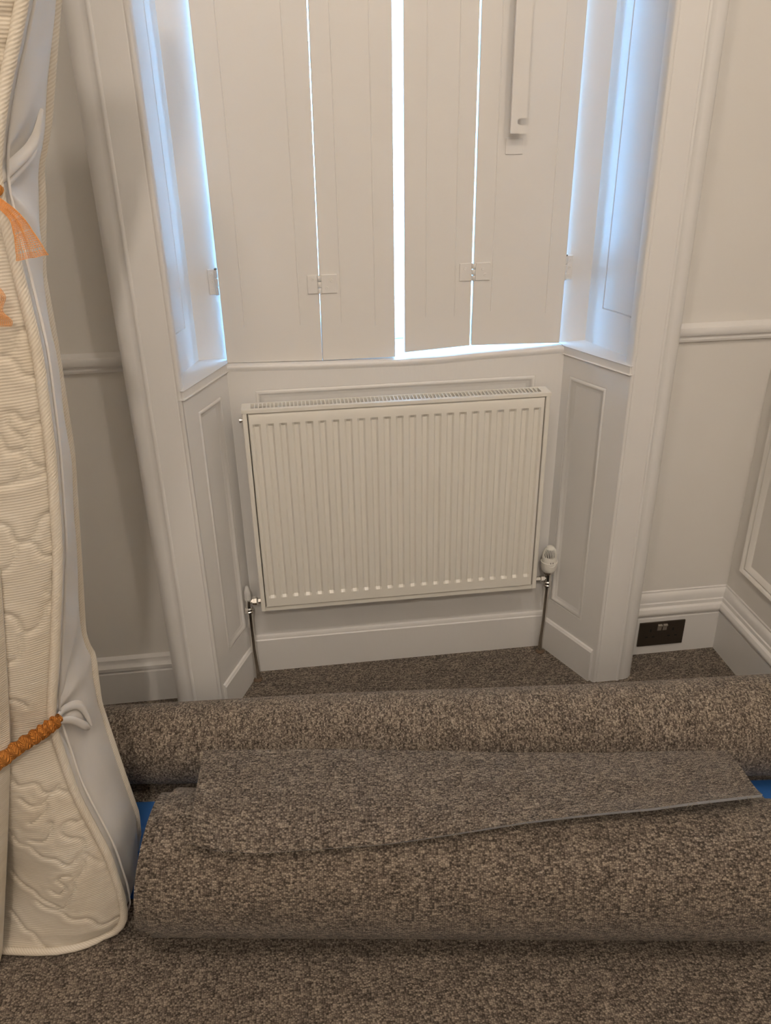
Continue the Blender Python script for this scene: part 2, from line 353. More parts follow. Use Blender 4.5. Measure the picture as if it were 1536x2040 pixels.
# sash window behind the shutters
wb = MB(); wb.box(-.10, -.03, .056, .33, .93, 2.38).box(1.02, 1.09, .056, .33, .93, 2.38).box(-.06, 1.05, .056, .34, 2.36, 2.39)
structure(wb.build('trim_7', M['frame']), 'white box lining behind the shutters', 'trim')
win = MB().box(-.03, .03, .20, .25, .955, 2.36).box(.96, 1.02, .20, .25, .955, 2.36).box(.03, .96, .20, .25, .955, 1.01).box(.03, .96, .20, .25, 2.30, 2.36).box(.03, .96, .20, .25, 1.64, 1.685).build('window_1', M['frame'])
structure(win, 'white sash window hidden behind the closed shutters', 'window')
for z0, z1 in ((1.01, 1.64), (1.685, 2.30)):
    MB().box(.03, .96, .223, .227, z0, z1).build('pane', M['glass'], win)
structure(MB().box(-.2, 1.2, .30, .55, .88, .935).build('trim_8', M['stone']), 'outer stone sill beyond the window', 'sill')

# architraves
PA = [(.035, -.18), (0, -.18), (0, -.211), (.002, -.2145), (.006, -.216), (.010, -.2145), (.0115, -.2133), (.013, -.2142), (.015, -.215), (.071, -.215), (.0725, -.2172), (.077, -.2178), (.080, -.216),
      (.082, -.2138), (.092, -.2138), (.104, -.212), (.114, -.207), (.122, -.199), (.127, -.188), (.129, -.175), (.129, YW), (.035, YW)]
structure(MB().prism(PA, lambda a, b, t: (1.0365+a, b, t), 0, 2.44).build('trim_9', M['gloss'], auto=50), 'tall white moulded window surround on the right', 'architrave')
structure(MB().prism(PA[::-1], lambda a, b, t: (-.0415-a, b, t), 0, 2.44).build('trim_10', M['gloss'], auto=50), 'tall white moulded window surround beside the mattress', 'architrave')
structure(MB().box(-.17, 1.165, -.215, YW, 2.39, 2.52).build('trim_11', M['gloss'], bevel=.004), 'white head of the window surround', 'architrave')

# skirtings and dado rails
BB = [(0, 0), (.018, 0), (.018, .130), (.0155, .133), (.0155, .136), (.022, .141), (.0265, .149), (.0265, .156), (.022, .165), (.0145, .169), (.0145, .180), (.0115, .183), (.0115, .199), (.007, .210), (.0035, .213), (.0035, .218), (0, .220)]
BB2 = [(0, 0), (.016, 0), (.016, .104), (.013, .107), (.013, .110), (.019, .116), (.019, .126), (.012, .133), (.010, .136), (.010, .148), (.004, .154), (0, .156)]
structure(MB().prism(BB, lambda a, b, t: (t, YW-a, b), 1.166, XR).build('baseboard_right_of_window', M['gloss'], auto=35), 'tall white moulded skirting carrying the dark socket', 'skirting')
structure(MB().prism(BB[::-1], lambda a, b, t: (XR-a, t, b), YB, YW).build('baseboard_right', M['gloss'], auto=35), 'tall white moulded skirting along the right wall', 'skirting')
structure(MB().prism(BB2, lambda a, b, t: (t, YW-a, b), XL, -.17).build('baseboard_left_of_window', M['gloss'], auto=35), 'shaded white skirting behind the mattress', 'skirting')
DR = [(0, .983), (.011, .984), (.013, .990), (.007, .994), (.007, .997), (.015, 1.000), (.018, 1.005), (.018, 1.018), (.016, 1.021), (.010, 1.023), (0, 1.030)]
structure(MB().prism(DR, lambda a, b, t: (t, YW-a, b), 1.166, XR).build('trim_12', M['gloss'], auto=35), 'white dado rail right of the window', 'dado rail')
structure(MB().prism(DR, lambda a, b, t: (t, YW-a, b), XL, -.17).build('trim_13', M['gloss'], auto=35), 'shaded white dado rail behind the mattress', 'dado rail')

# right wall with its moulded panel
RING_OUT = [(0, 0), (.001, .012), (.006, .017), (.012, .015), (.015, .008), (.020, .011), (.026, .008), (.031, .001), (.034, 0)]
panelled('wall_right', lambda s, z, w: (XR-w, -s, z), .08, -YB, 0, CEIL, (.150, 1.35, .305, .96), RING_OUT, M['wall'], 'off-white right wall with a raised panel moulding', 'wall')
structure(MB().box(XR+.015, XR+.12, YB, .3, 0, CEIL).build('wall_right_core', M['wall']), 'solid wall behind the right panelling', 'wall')

# ceiling lamps out of view; the rear one is added fill light
def lamp(x, y, k, lb):
    t = thing('ceiling_light', (x, y, CEIL), lb, 'ceiling light', 'round ceiling lamps')
    MB().lathe([(.055, 0), (.055, -.012), (.03, -.02), (.022, -.05)], (x, y, CEIL), seg=24).build('ceiling_rose', M['plastic'], t, auto=40)
    prof = [(.020, -.05)]+[(.045*math.sin(a), -.092+.045*math.cos(a)) for a in [math.radians(q) for q in range(30, 171, 14)]]+[(.002, -.137)]
    MB().lathe(prof, (x, y, CEIL), seg=16).build('glass_globe', emitter('lamp_glow', LAMP_COL, 2.0), t, smooth=True)
    ld = bpy.data.lights.new('bulb', 'POINT'); ld.energy = k*LAMP_POWER*2.45; ld.color = LAMP_COL; ld.shadow_soft_size = .047
    lo = bpy.data.objects.new('bulb', ld); lo.location = (x, y, CEIL-.092); link(lo, t)
for (x, y, k), lb in zip(LAMPS, ('round ceiling lamp in front of the window, left one', 'round ceiling lamp in front of the window, right one', 'added fill lamp at the rear of the room, out of view')):
    lamp(x, y, k, lb)

# ================================================================== SHUTTERS
YF, YK = .012, .030
def leaf(xb0, xb1, xt0, xt1, zb0, zb1, lb, beads):
    t = thing('window_shutter', ((xb0+xb1)/2, YF, min(zb0, zb1)), lb, 'shutter', 'leaves of the closed window shutters')
    H = 2.34; sl = (H-zb0)/(1.749-zb0)
    a0 = xb0+(xt0-xb0)*sl; a1 = xb1+(xt1-xb1)*sl
    m = MB(); m.add([(xb0, YF, zb0), (xb1, YF, zb1), (a1, YF, H), (a0, YF, H), (xb0, YK, zb0), (xb1, YK, zb1), (a1, YK, H), (a0, YK, H)],
                    [(0, 1, 2, 3), (7, 6, 5, 4), (0, 4, 5, 1), (1, 5, 6, 2), (2, 6, 7, 3), (3, 7, 4, 0)])
    m.build('board', M['shutter'], t, bevel=.002)
    for x, z0 in beads:     # thin flush beads around the panels
        MB().prism([(-.0016, 0), (-.0006, -.0010), (.0006, -.0010), (.0016, 0)], lambda a, b, q: (x+a, YF+b, q), z0, 2.2).build('panel_bead', M['shutter'], t)
    return t
s1 = leaf(.052, .2958, .051, .302, .9605, .9545, 'outer left shutter leaf beside the left jamb', [(.105, 1.05), (.245, 1.05)])
s2 = leaf(.2964, .487, .3048, .488, .9548, .9535, 'inner left shutter leaf left of the bright centre gap', [(.350, 1.05), (.436, 1.037)])
s3 = leaf(.511, .6850, .512, .685, .964, .974, 'inner right shutter leaf right of the bright centre gap', [(.567, 1.055), (.642, 1.053)])
s4 = leaf(.6888, .930, .6886, .932, .974, .969, 'outer right shutter leaf with the hanging metal bar', [(.738, 1.062), (.885, 1.05)])

def hinge(parent, xc, zc, wl, wr, h, screws_l, screws_r, y=YF):
    o = MB().box(xc-wl, xc-.005, y-.0036, y, zc-h/2, zc+h/2).box(xc+.005, xc+wr, y-.0036, y, zc-h/2, zc+h/2).build('hinge', M['shutter'], parent, bevel=.0015)
    k = MB()
    for i in range(3):
        k.lathe([(.0045, 0), (.0052, .001), (.0052, h/3-.0025), (.0045, h/3-.0015)], (xc, y-.002, zc-h/2+i*h/3), seg=14)
    k.build('hinge_knuckle', M['shutter'], o, auto=40)
    MB().lathe([(.003, 0), (.0035, .001), (.0035, .005), (.002, .006)], (xc, y-.003, zc+h/2-.007), seg=12).build('hinge_pin', M['rust'], o)
    for dx, dz in screws_l+screws_r:
        MB().lathe([(.0042, 0), (.0040, -.0012), (.0016, -.0014), (.0012, -.0006)], (xc+dx, y-.0036, zc+dz), axis='y', seg=12).build('screw', M['shutter'], o)
    return o
hinge(s1, .298, 1.149, .030, .044, .046, [(-.016, .012)], [(.018, -.010), (.030, .008)])
hinge(s4, .6882, 1.164, .036, .044, .044, [(-.022, .008)], [(.024, .006), (.030, -.008)])
# edge hinges on the jambs
for par, xc, sg in ((s1, .0465, -1), (s4, .9365, 1)):
    zc = 1.160
    x0, x1 = sorted((xc+sg*.002, xc+sg*.021))
    o = MB().box(x0, x1, .0360, .0398, zc-.031, zc+.031).build('jamb_hinge', M['shutter'], par, bevel=.0015)
    k = MB()
    for i in range(3): k.lathe([(.0042, 0), (.005, .001), (.005, .0185), (.0042, .0195)], (xc, .0325, zc-.031+i*.0207), seg=14)
    k.build('hinge_knuckle', M['shutter'], o, auto=40)
    MB().lathe([(.0035, 0), (.004, .001), (.004, .006), (.002, .007)], (xc, .0325, zc+.027), seg=12).build('hinge_pin', M['rust'], o)
    for dz in (.019, 0, -.019):
        MB().lathe([(.0045, 0), (.0042, -.0014), (.0017, -.0016), (.0013, -.0006)], (xc+sg*.012, .0365, zc+dz), axis='y', seg=12).build('screw', M['shutter'], o)
# hanging shutter bar with its hooked end
y0, y1 = -.022, -.012
bz = 1.480
bp = [(.7585, bz), (.7950, bz), (.7950, bz+.017), (.7790, bz+.018), (.7755, bz+.020), (.7740, bz+.0245), (.7755, bz+.029), (.7790, bz+.031), (.7950, bz+.033), (.7950, 2.05), (.7585, 2.05)]
bar = MB().prism(bp, lambda a, b, t: (a, t, b), y0, y1).build('shutter_bar', M['shutter'], s4)
MB().lathe([(.008, 0), (.008, .03)], (.777, -.018, 2.02), axis='y', seg=14).build('bar_pivot', M['shutter'], bar)
MB().box(.757, .800, .0095, .0122, 1.434, 1.470).build('raised_patch', M['shutter'], s4, bevel=.001)  # thin raised rectangle on the leaf, just below the bar

# ================================================================== RADIATOR
RX, RZ, RY = .082, .266, -.092
rad = thing('panel_radiator', (RX+.4, RY+.028, RZ), 'white fluted panel radiator mounted under the shuttered window', 'radiator')
cols = [0.014, .0155, .018]
for k_ in range(23):
    c_ = .4+(k_-11)*.03325
    cols += [c_-.0100, c_-.0052, c_-.0014, c_+.0014, c_+.0052, c_+.0100]
cols += [.782, .7845, .786]
rows = [.012, .0135, .017, .0435, .044, .0515, .0520, .5540, .5545, .5625, .563, .582, .587, .589]
def rad_y(i, j):
    x, z = cols[i], rows[j]; y = 0
    if i in (0, len(cols)-1) or j in (0, len(rows)-1): y = .007
    elif i in (1, len(cols)-2) or j in (1, len(rows)-2): y = .0018
    elif 3 <= i < len(cols)-3:
        q = (i-3) % 6; dp = [0, .0060, .0052, .0052, .0060, 0][q]
        y = dp*[0, 0, 0, 0, 0, 1, 1, 1, 1, 0, 0, 0, 0, 0][j]
    return RY+y
pm = MB(); nc_ = len(cols)
pm.add([(RX+cols[i], rad_y(i, j), RZ+rows[j]) for j in range(len(rows)) for i in range(nc_)], [(j*nc_+i, j*nc_+i+1, (j+1)*nc_+i+1, (j+1)*nc_+i) for j in range(len(rows)-1) for i in range(nc_-1)])
pm.build('front_panel', M['enamel'], rad, auto=20)
MB().box(RX+.014, RX+.786, RY+.007, RY+.016, RZ+.012, RZ+.588).build('front_water_panel', M['enamel'], rad)
MB().box(RX+.014, RX+.786, -.049, -.040, RZ+.012, RZ+.586).build('rear_panel', M['enamel'], rad)
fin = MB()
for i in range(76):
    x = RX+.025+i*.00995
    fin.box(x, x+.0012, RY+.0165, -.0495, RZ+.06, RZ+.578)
fin.build('convector_fins', M['fin_shade'], rad)
for x0, lbx in ((RX, 0), (RX+.788, 1)):
    MB().box(x0, x0+.012, RY+.001, -.037, RZ, RZ+.598).build('side_panel', M['enamel'], rad, bevel=.0025)
MB().box(RX+.012, RX+.788, RY+.004, RY+.0075, RZ, RZ+.013).build('bottom_lip', M['enamel'], rad)
g = MB(); gy0, gy1, gz0, gz1 = RY, -.037, RZ+.592, RZ+.601
g.box(RX-.001, RX+.022, gy0, gy1, gz0, gz1).box(RX+.778, RX+.801, gy0, gy1, gz0, gz1)
g.box(RX+.022, RX+.778, gy0, gy0+.013, gz0, gz1).box(RX+.022, RX+.778, gy1-.006, gy1, gz0, gz1)
nb = 76
for i in range(1, nb):
    x = RX+.022+.756*i/nb
    g.box(x-.0014, x+.0014, gy0+.013, gy1-.006, gz1-.004, gz1-.0005)
g.build('top_grille', M['enamel'], rad)
MB().lathe([(.005, .003), (.005, -.004), (.0075, -.004), (.0075, -.009), (.006, -.010)], (RX, -.062, RZ+.565), axis='x', seg=16).build('bleed_valve', M['chrome'], rad, auto=40)
MB().lathe([(.006, -.003), (.009, 0), (.009, .003), (.005, .006), (.0045, .009)], (RX+.8, -.062, RZ+.565), axis='x', seg=16).build('blanking_plug', M['enamel'], rad, auto=40)

# lockshield valve, left
lx, ly = .045, -.055
lv = thing('lockshield_valve', (lx, ly, 0), 'small chrome radiator valve with a pale cap, left of the radiator', 'valve')
MB().tube([(lx+.003, ly+.004, -.01), (lx+.003, ly+.004, .05), (lx, ly, .12), (lx, ly, .255)], .0075, 16).build('supply_pipe', M['chrome'], lv, auto=40)
MB().lathe([(.0085, 0), (.0125, .002), (.0125, .006), (.0105, .008), (.0125, .010), (.0125, .015), (.009, .018), (.0085, .040), (.0095, .042), (.0095, .046)], (lx, ly, .245), seg=20).build('valve_body', M['chrome'], lv, auto=35)
MB().lathe([(.0098, 0), (.0098, .026), (.009, .029), (.005, .045), (.0035, .047), (.001, .0475)], (lx, ly, .287), seg=10).build('valve_cap', M['capgrey'], lv, auto=30)
MB().lathe([(.006, .004), (.006, .012), (.0115, .012), (.0115, .016), (.0125, .017), (.0125, .024), (.0095, .026), (.008, .028), (.008, .038)], (lx, ly, .283), axis='x', seg=6).build('union_nut', M['chrome'], lv)
MB().lathe([(.014, 0), (.0145, .003), (.010, .006), (.0078, .007)], (lx+.003, ly+.004, 0), seg=20).build('carpet_hole_ring', M['rust'], lv)  # brown ring added in place of the dark hole around the pipe

# thermostatic valve, right
tx, ty = .930, -.052
tv = thing('thermostatic_valve', (tx, ty, 0), 'white thermostatic radiator valve on a chrome pipe, right of the radiator', 'valve')
MB().tube([(tx-.002, ty+.010, -.01), (tx-.002, ty+.010, .05), (tx, ty+.004, .13), (tx, ty, .255)], .0075, 16).build('supply_pipe', M['chrome'], tv, auto=40)
MB().lathe([(.0085, 0), (.012, .002), (.012, .007), (.010, .009), (.012, .011), (.012, .017), (.009, .020), (.009, .044), (.015, .047), (.016, .050), (.016, .056), (.014, .058)], (tx, ty, .246), seg=24).build('valve_body', M['chrome'], tv, auto=35)
MB().lathe([(.006, -.006), (.006, -.012), (.0105, -.012), (.0105, -.022), (.008, -.024), (.008, -.046)], (tx, ty, .275), axis='x', seg=6).build('union_nut', M['chrome'], tv)
MB().lathe([(.014, 0), (.0145, .003), (.010, .006), (.0078, .007)], (tx-.002, ty+.010, 0), seg=20).build('carpet_hole_ring', M['rust'], tv)  # added ring again, standing in for the dark hole in the carpet
hd = MB().lathe([(.0175, 0), (.021, .004), (.0235, .014), (.0245, .030), (.0245, .0335), (.0225, .034), (.0215, .048), (.0205, .049)], (tx, ty, .301), seg=32).build('thermostat_head', M['plastic'], tv, auto=35)
MB().lathe([(.0155, .049), (.0130, .068), (.0085, .077), (.001, .078)], (tx, ty, .301), seg=24).build('sensor_core', M['dark'], hd, auto=40)
MB().lathe([(.0125, .0745), (.0115, .079), (.0075, .0825), (.001, .0835)], (tx, ty, .301), seg=24).build('head_cap', M['plastic'], hd, auto=60)
for i in range(24):
    an = 2*math.pi*i/24; c_, s_ = math.cos(an), math.sin(an)
    pth = [(tx+r_*c_, ty+r_*s_, .301+h_) for r_, h_ in ((.0205, .048), (.0195, .058), (.0165, .069), (.0118, .077))]
    MB().tube(pth, [.0014, .0013, .0012, .001], 6).build('vent_rib', M['plastic'], hd, smooth=True)
mk = MB()
for dx in (-.003, .004): mk.box(tx+dx-.0007, tx+dx+.0007, ty-.0232, ty-.0222, .335, .340)
mk.build('setting_marks', M['dark'], hd)
rim = [(tx+.0247*math.sin(a), ty-.0247*math.cos(a), .3345-.010*max(0, 1-(a/.55)**2)**.5) for a in [i*.08-1.92 for i in range(49)]]
MB().tube(rim, .0011, 6).build('indicator_rim', M['plastic'], hd, smooth=True)

# ================================================================== SOCKET
sx, sz, sy = 1.361-.146, .0325, YW-.018
so = thing('double_socket', (sx+.073, sy, sz), 'dark metal double power socket on the skirting by the corner', 'socket')
MB().box(sx, sx+.146, sy-.005, sy, sz, sz+.086).build('plate', M['bronze'], so, bevel=.0012)
yq = sy-.0052
for cx in (.037, .109):
    ins = MB()
    ins.box(sx+cx-.0025, sx+cx+.0025, yq-.0004, yq, sz+.052, sz+.062)
    for dx in (-.011, .011): ins.box(sx+cx+dx-.0042, sx+cx+dx+.0042, yq-.0004, yq, sz+.031, sz+.0355)
    ins.build('pin_slots', M['dark'], so)
    rimm = MB()
    for bx in ((cx-.0042, cx+.0042, .0495, .0635), (cx-.0165, cx-.0058, .0285, .037), (cx+.0058, cx+.0165, .0285, .037)):
        rimm.box(sx+bx[0], sx+bx[1], yq-.0002, yq, sz+bx[2], sz+bx[3])
    rimm.build('slot_insert', M['bronze'], so)
for cx in (.0645, .0815):
    m = MB(); m.add([(sx+cx-.0065, yq, sz+.055), (sx+cx+.0065, yq, sz+.055), (sx+cx+.0065, yq-.001, sz+.066), (sx+cx-.0065, yq-.001, sz+.066), (sx+cx+.0065, yq-.006, sz+.0755), (sx+cx-.0065, yq-.006, sz+.0755), (sx+cx+.0065, yq, sz+.078), (sx+cx-.0065, yq, sz+.078)],
                    [(0, 1, 2, 3), (3, 2, 4, 5), (5, 4, 6, 7), (0, 3, 5, 7), (1, 6, 4, 2)])
    m.build('rocker_switch', [M['silver']], so)

# ================================================================== CARPET ROLLS
ROLL_Z = .007
def roll(name, ang, nc, R_of, s0, s1, s0in, s1in, th0, mats, label, t=.0105, flat=0.0, end_skew=0.0):
    a = Vector((math.cos(ang), math.sin(ang), 0)); n = Vector((-a.y, a.x, 0)); Zv = Vector((0, 0, 1))
    seg = 56; turns = 8.0; N_ = int(seg*turns); nl = 14
    m = MB()
    e = thing(name, tuple(a*((s0+s1)/2)+n*nc), label, 'carpet roll')
    def pt(s, dr, k):
        d = k/seg; th = th0-2*math.pi*d; R = R_of(s)
        r = R - t*d - dr
        x = math.cos(th)*r; z = math.sin(th)*r
        if flat: z = z*(1-flat*max(0, z/R)**2); x = x*(1+flat*.35)
        return a*s+n*(nc+x)+Zv*(R+z+ROLL_Z)
    def surf(k0, k1, sa, sb, part):
        mm = MB(); vs = []; uv = []; kk = range(k0, k1+1)
        for dr in (0, t*.82):
            for k in kk:
                for j in range(nl+1):
                    s = sa+(sb-sa)*j/nl
                    s += end_skew*(1+math.sin(th0-2*math.pi*k/seg))*.5*(1-j/nl)
                    if part == 'outer_layer': s += .0022*math.sin(k*.9)*(1 if j in (0, nl) else 0)
                    vs.append(tuple(pt(s, dr, k))); uv.append((s, -k/seg*2*math.pi*R_of(s)))
        q = nl+1; nk = k1-k0; off = (nk+1)*q
        fo = [(k*q+j, k*q+j+1, (k+1)*q+j+1, (k+1)*q+j) for k in range(nk) for j in range(nl)]
        fi = [(off+k*q+j, off+(k+1)*q+j, off+(k+1)*q+j+1, off+k*q+j+1) for k in range(nk) for j in range(nl)]
        ed = [(k*q, (k+1)*q, off+(k+1)*q, off+k*q) for k in range(nk)]+[(k*q+nl, off+k*q+nl, off+(k+1)*q+nl, (k+1)*q+nl) for k in range(nk)]
        ed += [(j, off+j, off+j+1, j+1) for j in range(nl)]+[(nk*q+j, nk*q+j+1, off+nk*q+j+1, off+nk*q+j) for j in range(nl)]
        mm.add(vs, fo, 0, uv); mm.add(vs, fi+ed, 1, uv)
        ob = mm.build(part, mats, e, auto=50)
        return ob
    surf(0, seg, s0, s1, 'outer_layer')
    surf(seg, N_, s0in, s1in, 'inner_layers')
    return e
roll('carpet_roll', -.122, -.428, lambda s: .1035+.0165*(s+.2)/1.0*.9+.0015*math.sin(s*5), -.40, 1.505, -.40, 1.505, math.radians(300), [M['carpet_swap'], M['backing']],
     'long rolled-up flecked carpet nearest the window and radiator')
roll('carpet_roll', -.15, -.822, lambda s: .1455-.004*s, -.007, 1.234, -.035, 1.262, math.radians(243), [M['carpet'], M['backing']],
     'thicker rolled-up flecked carpet in front, beside the mattress', flat=.05, end_skew=.022)

# loose offcut lying over the front roll
a2 = Vector((math.cos(-.15), math.sin(-.15), 0)); n2 = Vector((-a2.y, a2.x, 0)); RT = .1475; NT = -.822
sf = lambda s: float(np.interp(s, [.05, .087, .137, .224, .464, .735, .983, 1.206, 1.25], [122, 122, 127, 128.6, 121, 106, 96, 81, 78]))
def strip(u, v, off):
    s_f = .087+(1.206-.087)*u; s_b = .062+(1.192-.062)*u
    s = s_f+(s_b-s_f)*v
    q0 = -math.radians(sf(s_f)-90)*RT; q1 = .163+.006*math.sin(u*7)
    q = q0+(q1-q0)*v
    Rr = RT+off+.0035
    if q < 0: x = math.sin(q/RT)*Rr; z = math.cos(q/RT)*Rr
    else:
        dz = .42*q*q; x = q; z = Rr-dz
        sl = 2*.42*q; x += off*sl*0
    lift = .013*max(0, 1-v/.3)**2*(.75+.25*math.sin(u*9+1))
    w = .0015*math.sin(u*31)*math.sin(v*9)
    return tuple(a2*s+n2*(NT+x)+Vector((0, 0, .147+z+lift+w)))
st = MB(); NU, NV = 90, 24
uvf = lambda u, v: (u*1.12+5, v*.26+3)
st.grid(lambda u, v: strip(u, v, .0075), NU, NV, uvf, 0)
st.grid(lambda u, v: strip(1-u, v, .0), NU, NV, uvf, 1)
def rim_(pts_top, pts_bot):
    n = len(pts_top); st.add(pts_top+pts_bot, [(i, n+i, n+i+1, i+1) for i in range(n-1)], 1, [(0, 0)]*(2*n))
for fnp in (lambda t: (t, 0), lambda t: (1-t, 1), lambda t: (0, 1-t), lambda t: (1, t)):
    k = 90; rim_([strip(*fnp(i/k), .0075) for i in range(k+1)], [strip(*fnp(i/k), 0) for i in range(k+1)])
off = st.build('carpet_offcut', [M['carpet'], M['backing']], auto=50)
tag(off, 'flat flecked carpet offcut draped over the front carpet roll', 'carpet offcut')
th = MB()
for i in range(46):
    u = random.random(); p = Vector(strip(u, 0, .005)); L_ = random.uniform(.004, .016); d = Vector((random.uniform(-1, 1), -random.uniform(.2, .8), random.uniform(-.6, .2))).normalized()
    th.tube([p, p+d*L_*.5+Vector((0, 0, .002)), p+d*L_], [.0006, .0005, .0003], 4)
tag(th.build('frayed_threads', M['thread'], off), kind='stuff')

# blue sheet under the rolls
bs = MB()
def blue(u, v):
    x = -.40+1.80*u; y = -.80+.278*v-.10*x
    return (x, y, .003+.0035*(math.sin(x*23+y*31)*math.sin(y*41-x*9)+1)*math.sin(math.pi*v)*math.sin(math.pi*u))
bs.grid(blue, 80, 26); bs.grid(lambda u, v: (blue(1-u, v)[0], blue(1-u, v)[1], .001), 80, 26)
tag(bs.build('plastic_sheet', M['blue'], smooth=True), 'blue plastic sheet on the floor between the two carpet rolls', 'plastic sheet')

# ================================================================== MATTRESS
FZ = [1.95, 1.80, 1.661, 1.549, 1.471, 1.444, 1.335, 1.237, 1.084, .913, .722, .578, .402, .237, .12, .07, .045, .027, .012]
FXx = [.02, -.03, -.080, -.130, -.156, -.156, -.151, -.148, -.160, -.182, -.224, -.259, -.248, -.216, -.209, -.212, -.220, -.234, -.262]
BZ = [1.95, 1.682, 1.523, 1.469, 1.419, 1.315, 1.202, 1.005, .772, .625, .590, .575, .45, .283, .132, .07, .03, .012]
BXx = [.01, -.083, -.127, -.149, -.155, -.177, -.179, -.188, -.217, -.236, -.234, -.226, -.235, -.221, -.207, -.212, -.222, -.245]
FX = lambda z: float(np.interp(z, FZ[::-1], FXx[::-1])); BX = lambda z: float(np.interp(z, BZ[::-1], BXx[::-1]))
YFm, YBm = -.862, -.662
def smooth1(f, z, h=.03): return (f(z-h)+2*f(z)+f(z+h))/4 if z > .14 else f(z)
mt = thing('mattress', (-.5, -.77, 0), 'ivory quilted mattress folded and stood on end at the left', 'mattress')
# quilted face with stitched scrolls
segs = []
for c_ in QUILT:
    P_ = [tuple(p)[:2] for p in spline([(p[0], p[1], 0) for p in c_], len(c_)*4)] if len(c_) > 2 else c_
    segs += [(*P_[i], *P_[i+1]) for i in range(len(P_)-1)]
SG = np.array(segs)
def stitch(px, pz):
    P_ = np.stack([px, pz], -1)[:, None, :]
    A_ = SG[None, :, :2]; B_ = SG[None, :, 2:]; D_ = B_-A_
    t_ = np.clip(((P_-A_)*D_).sum(-1)/np.maximum((D_**2).sum(-1), 1e-9), 0, 1)
    return np.sqrt((((A_+D_*t_[..., None])-P_)**2).sum(-1).min(1))
TIES = (.578, 1.468)
def tiepinch(z): return sum(math.exp(-((z-q)/.055)**2) for q in TIES)
def face_y(d, z):           # d distance from the binding
    bul = .030*(1-math.exp(-d/.035))*(.75+.25*min(1, z/.05))
    return YFm-bul*(1-.55*tiepinch(z))+.8*max(0, d-.075)**1.35*(1-.5*min(1, z/1.6))*(.4+.6*min(1, z/.22))
zs = np.concatenate([np.linspace(.012, .10, 24), np.linspace(.105, 1.70, 380), np.linspace(1.71, 1.95, 12)])
ds = np.concatenate([np.linspace(0, .33, 84), np.linspace(.34, .62, 12)])
px = []; pz = []; py = []
for z in zs:
    xf = smooth1(FX, z)
    for d in ds: px.append(xf-d); pz.append(z); py.append(face_y(d, z))
px = np.array(px); pz = np.array(pz); py = np.array(py)
dist = np.concatenate([stitch(px[i:i+2000], pz[i:i+2000]) for i in range(0, len(px), 2000)])
py = py + .0034*np.exp(-(dist/.0028)**2) - .0012*np.exp(-((dist-.012)/.008)**2)
q = len(ds); qm = MB()
qm.add(list(zip(px.tolist(), py.tolist(), pz.tolist())), [(j*q+i, (j+1)*q+i, (j+1)*q+i+1, j*q+i+1) for j in range(len(zs)-1) for i in range(q-1)], 0)
qm.build('quilted_face', M['quilt'], mt, smooth=True)
# side border
def side_pt(u, v):
    z = .012+(1.95-.012)*v
    f, b = smooth1(FX, z), smooth1(BX, z, .012)
    y = YFm+(YBm-YFm)*u
    x = f+(b-f)*u+.012*math.sin(math.pi*u)
    dsp = 0
    for tz in TIES:
        ry, rz = (y-YFm), z-tz; r = math.hypot(ry, rz); ph = math.atan2(rz, ry)
        dsp += .012*math.exp(-r/.10)*math.sin(8*ph+.6)*min(1, r/.02)
        dsp -= .010*math.exp(-(rz/.03)**2)*math.exp(-((u-.15)/.25)**2)
    dsp += .0018*math.sin(z*38+y*25)*math.sin(math.pi*u)
    return (x+dsp, y, z)
MB().grid(side_pt, 40, 300).build('side_border', M['fabric_side'], mt, smooth=True)
MB().grid(lambda u, v: (smooth1(BX, .012+1.938*v, .012)-.62*u, YBm+.02*math.sin(math.pi*min(1, u*2)), .012+1.938*v), 12, 80).build('back_face', M['quilt'], mt, smooth=True)
MB().add([(-.9, YFm, .012), (-.23, YFm, .012), (-.23, YBm, .012), (-.9, YBm, .012), (-.66, YFm, 1.95), (.0, YFm, 1.95), (.0, YBm, 1.95), (-.66, YBm, 1.95)], [(0, 1, 2, 3), (7, 6, 5, 4), (0, 3, 7, 4)]).build('end_border', M['fabric_side'], mt)
pf = [(smooth1(FX, z)+.002, YFm-.004, z) for z in np.linspace(1.95, .10, 90)]
pf += [(-.2095, YFm-.004, .075), (-.214, YFm-.004, .052), (-.222, YFm-.004, .034), (-.236, YFm-.004, .019), (-.250, YFm-.004, .012)]
pf += [(x, face_y(max(0, -.262-x), .012)-.005, .0095) for x in (-.262, -.275, -.29, -.314, -.35, -.39, -.43, -.467, -.53, -.6, -.86)]
MB().tube(pf, .0082, 10).build('front_piping', M['piping'], mt, smooth=True)
pb = [(smooth1(BX, z, .012)+.001, YBm+.002, z) for z in np.linspace(1.95, .05, 110)]+[(-.222, YBm+.002, .022), (-.25, YBm+.002, .010), (-.5, YBm+.002, .010)]
MB().tube(pb, .0078, 10).build('rear_piping', M['piping'], mt, smooth=True)
# inner tape seam beside the front binding
MB().tube([(smooth1(FX, z)+.010, YFm+.020, z) for z in np.linspace(1.95, .03, 100)], .0022, 6).build('border_seam', M['fabric_side'], mt, smooth=True)
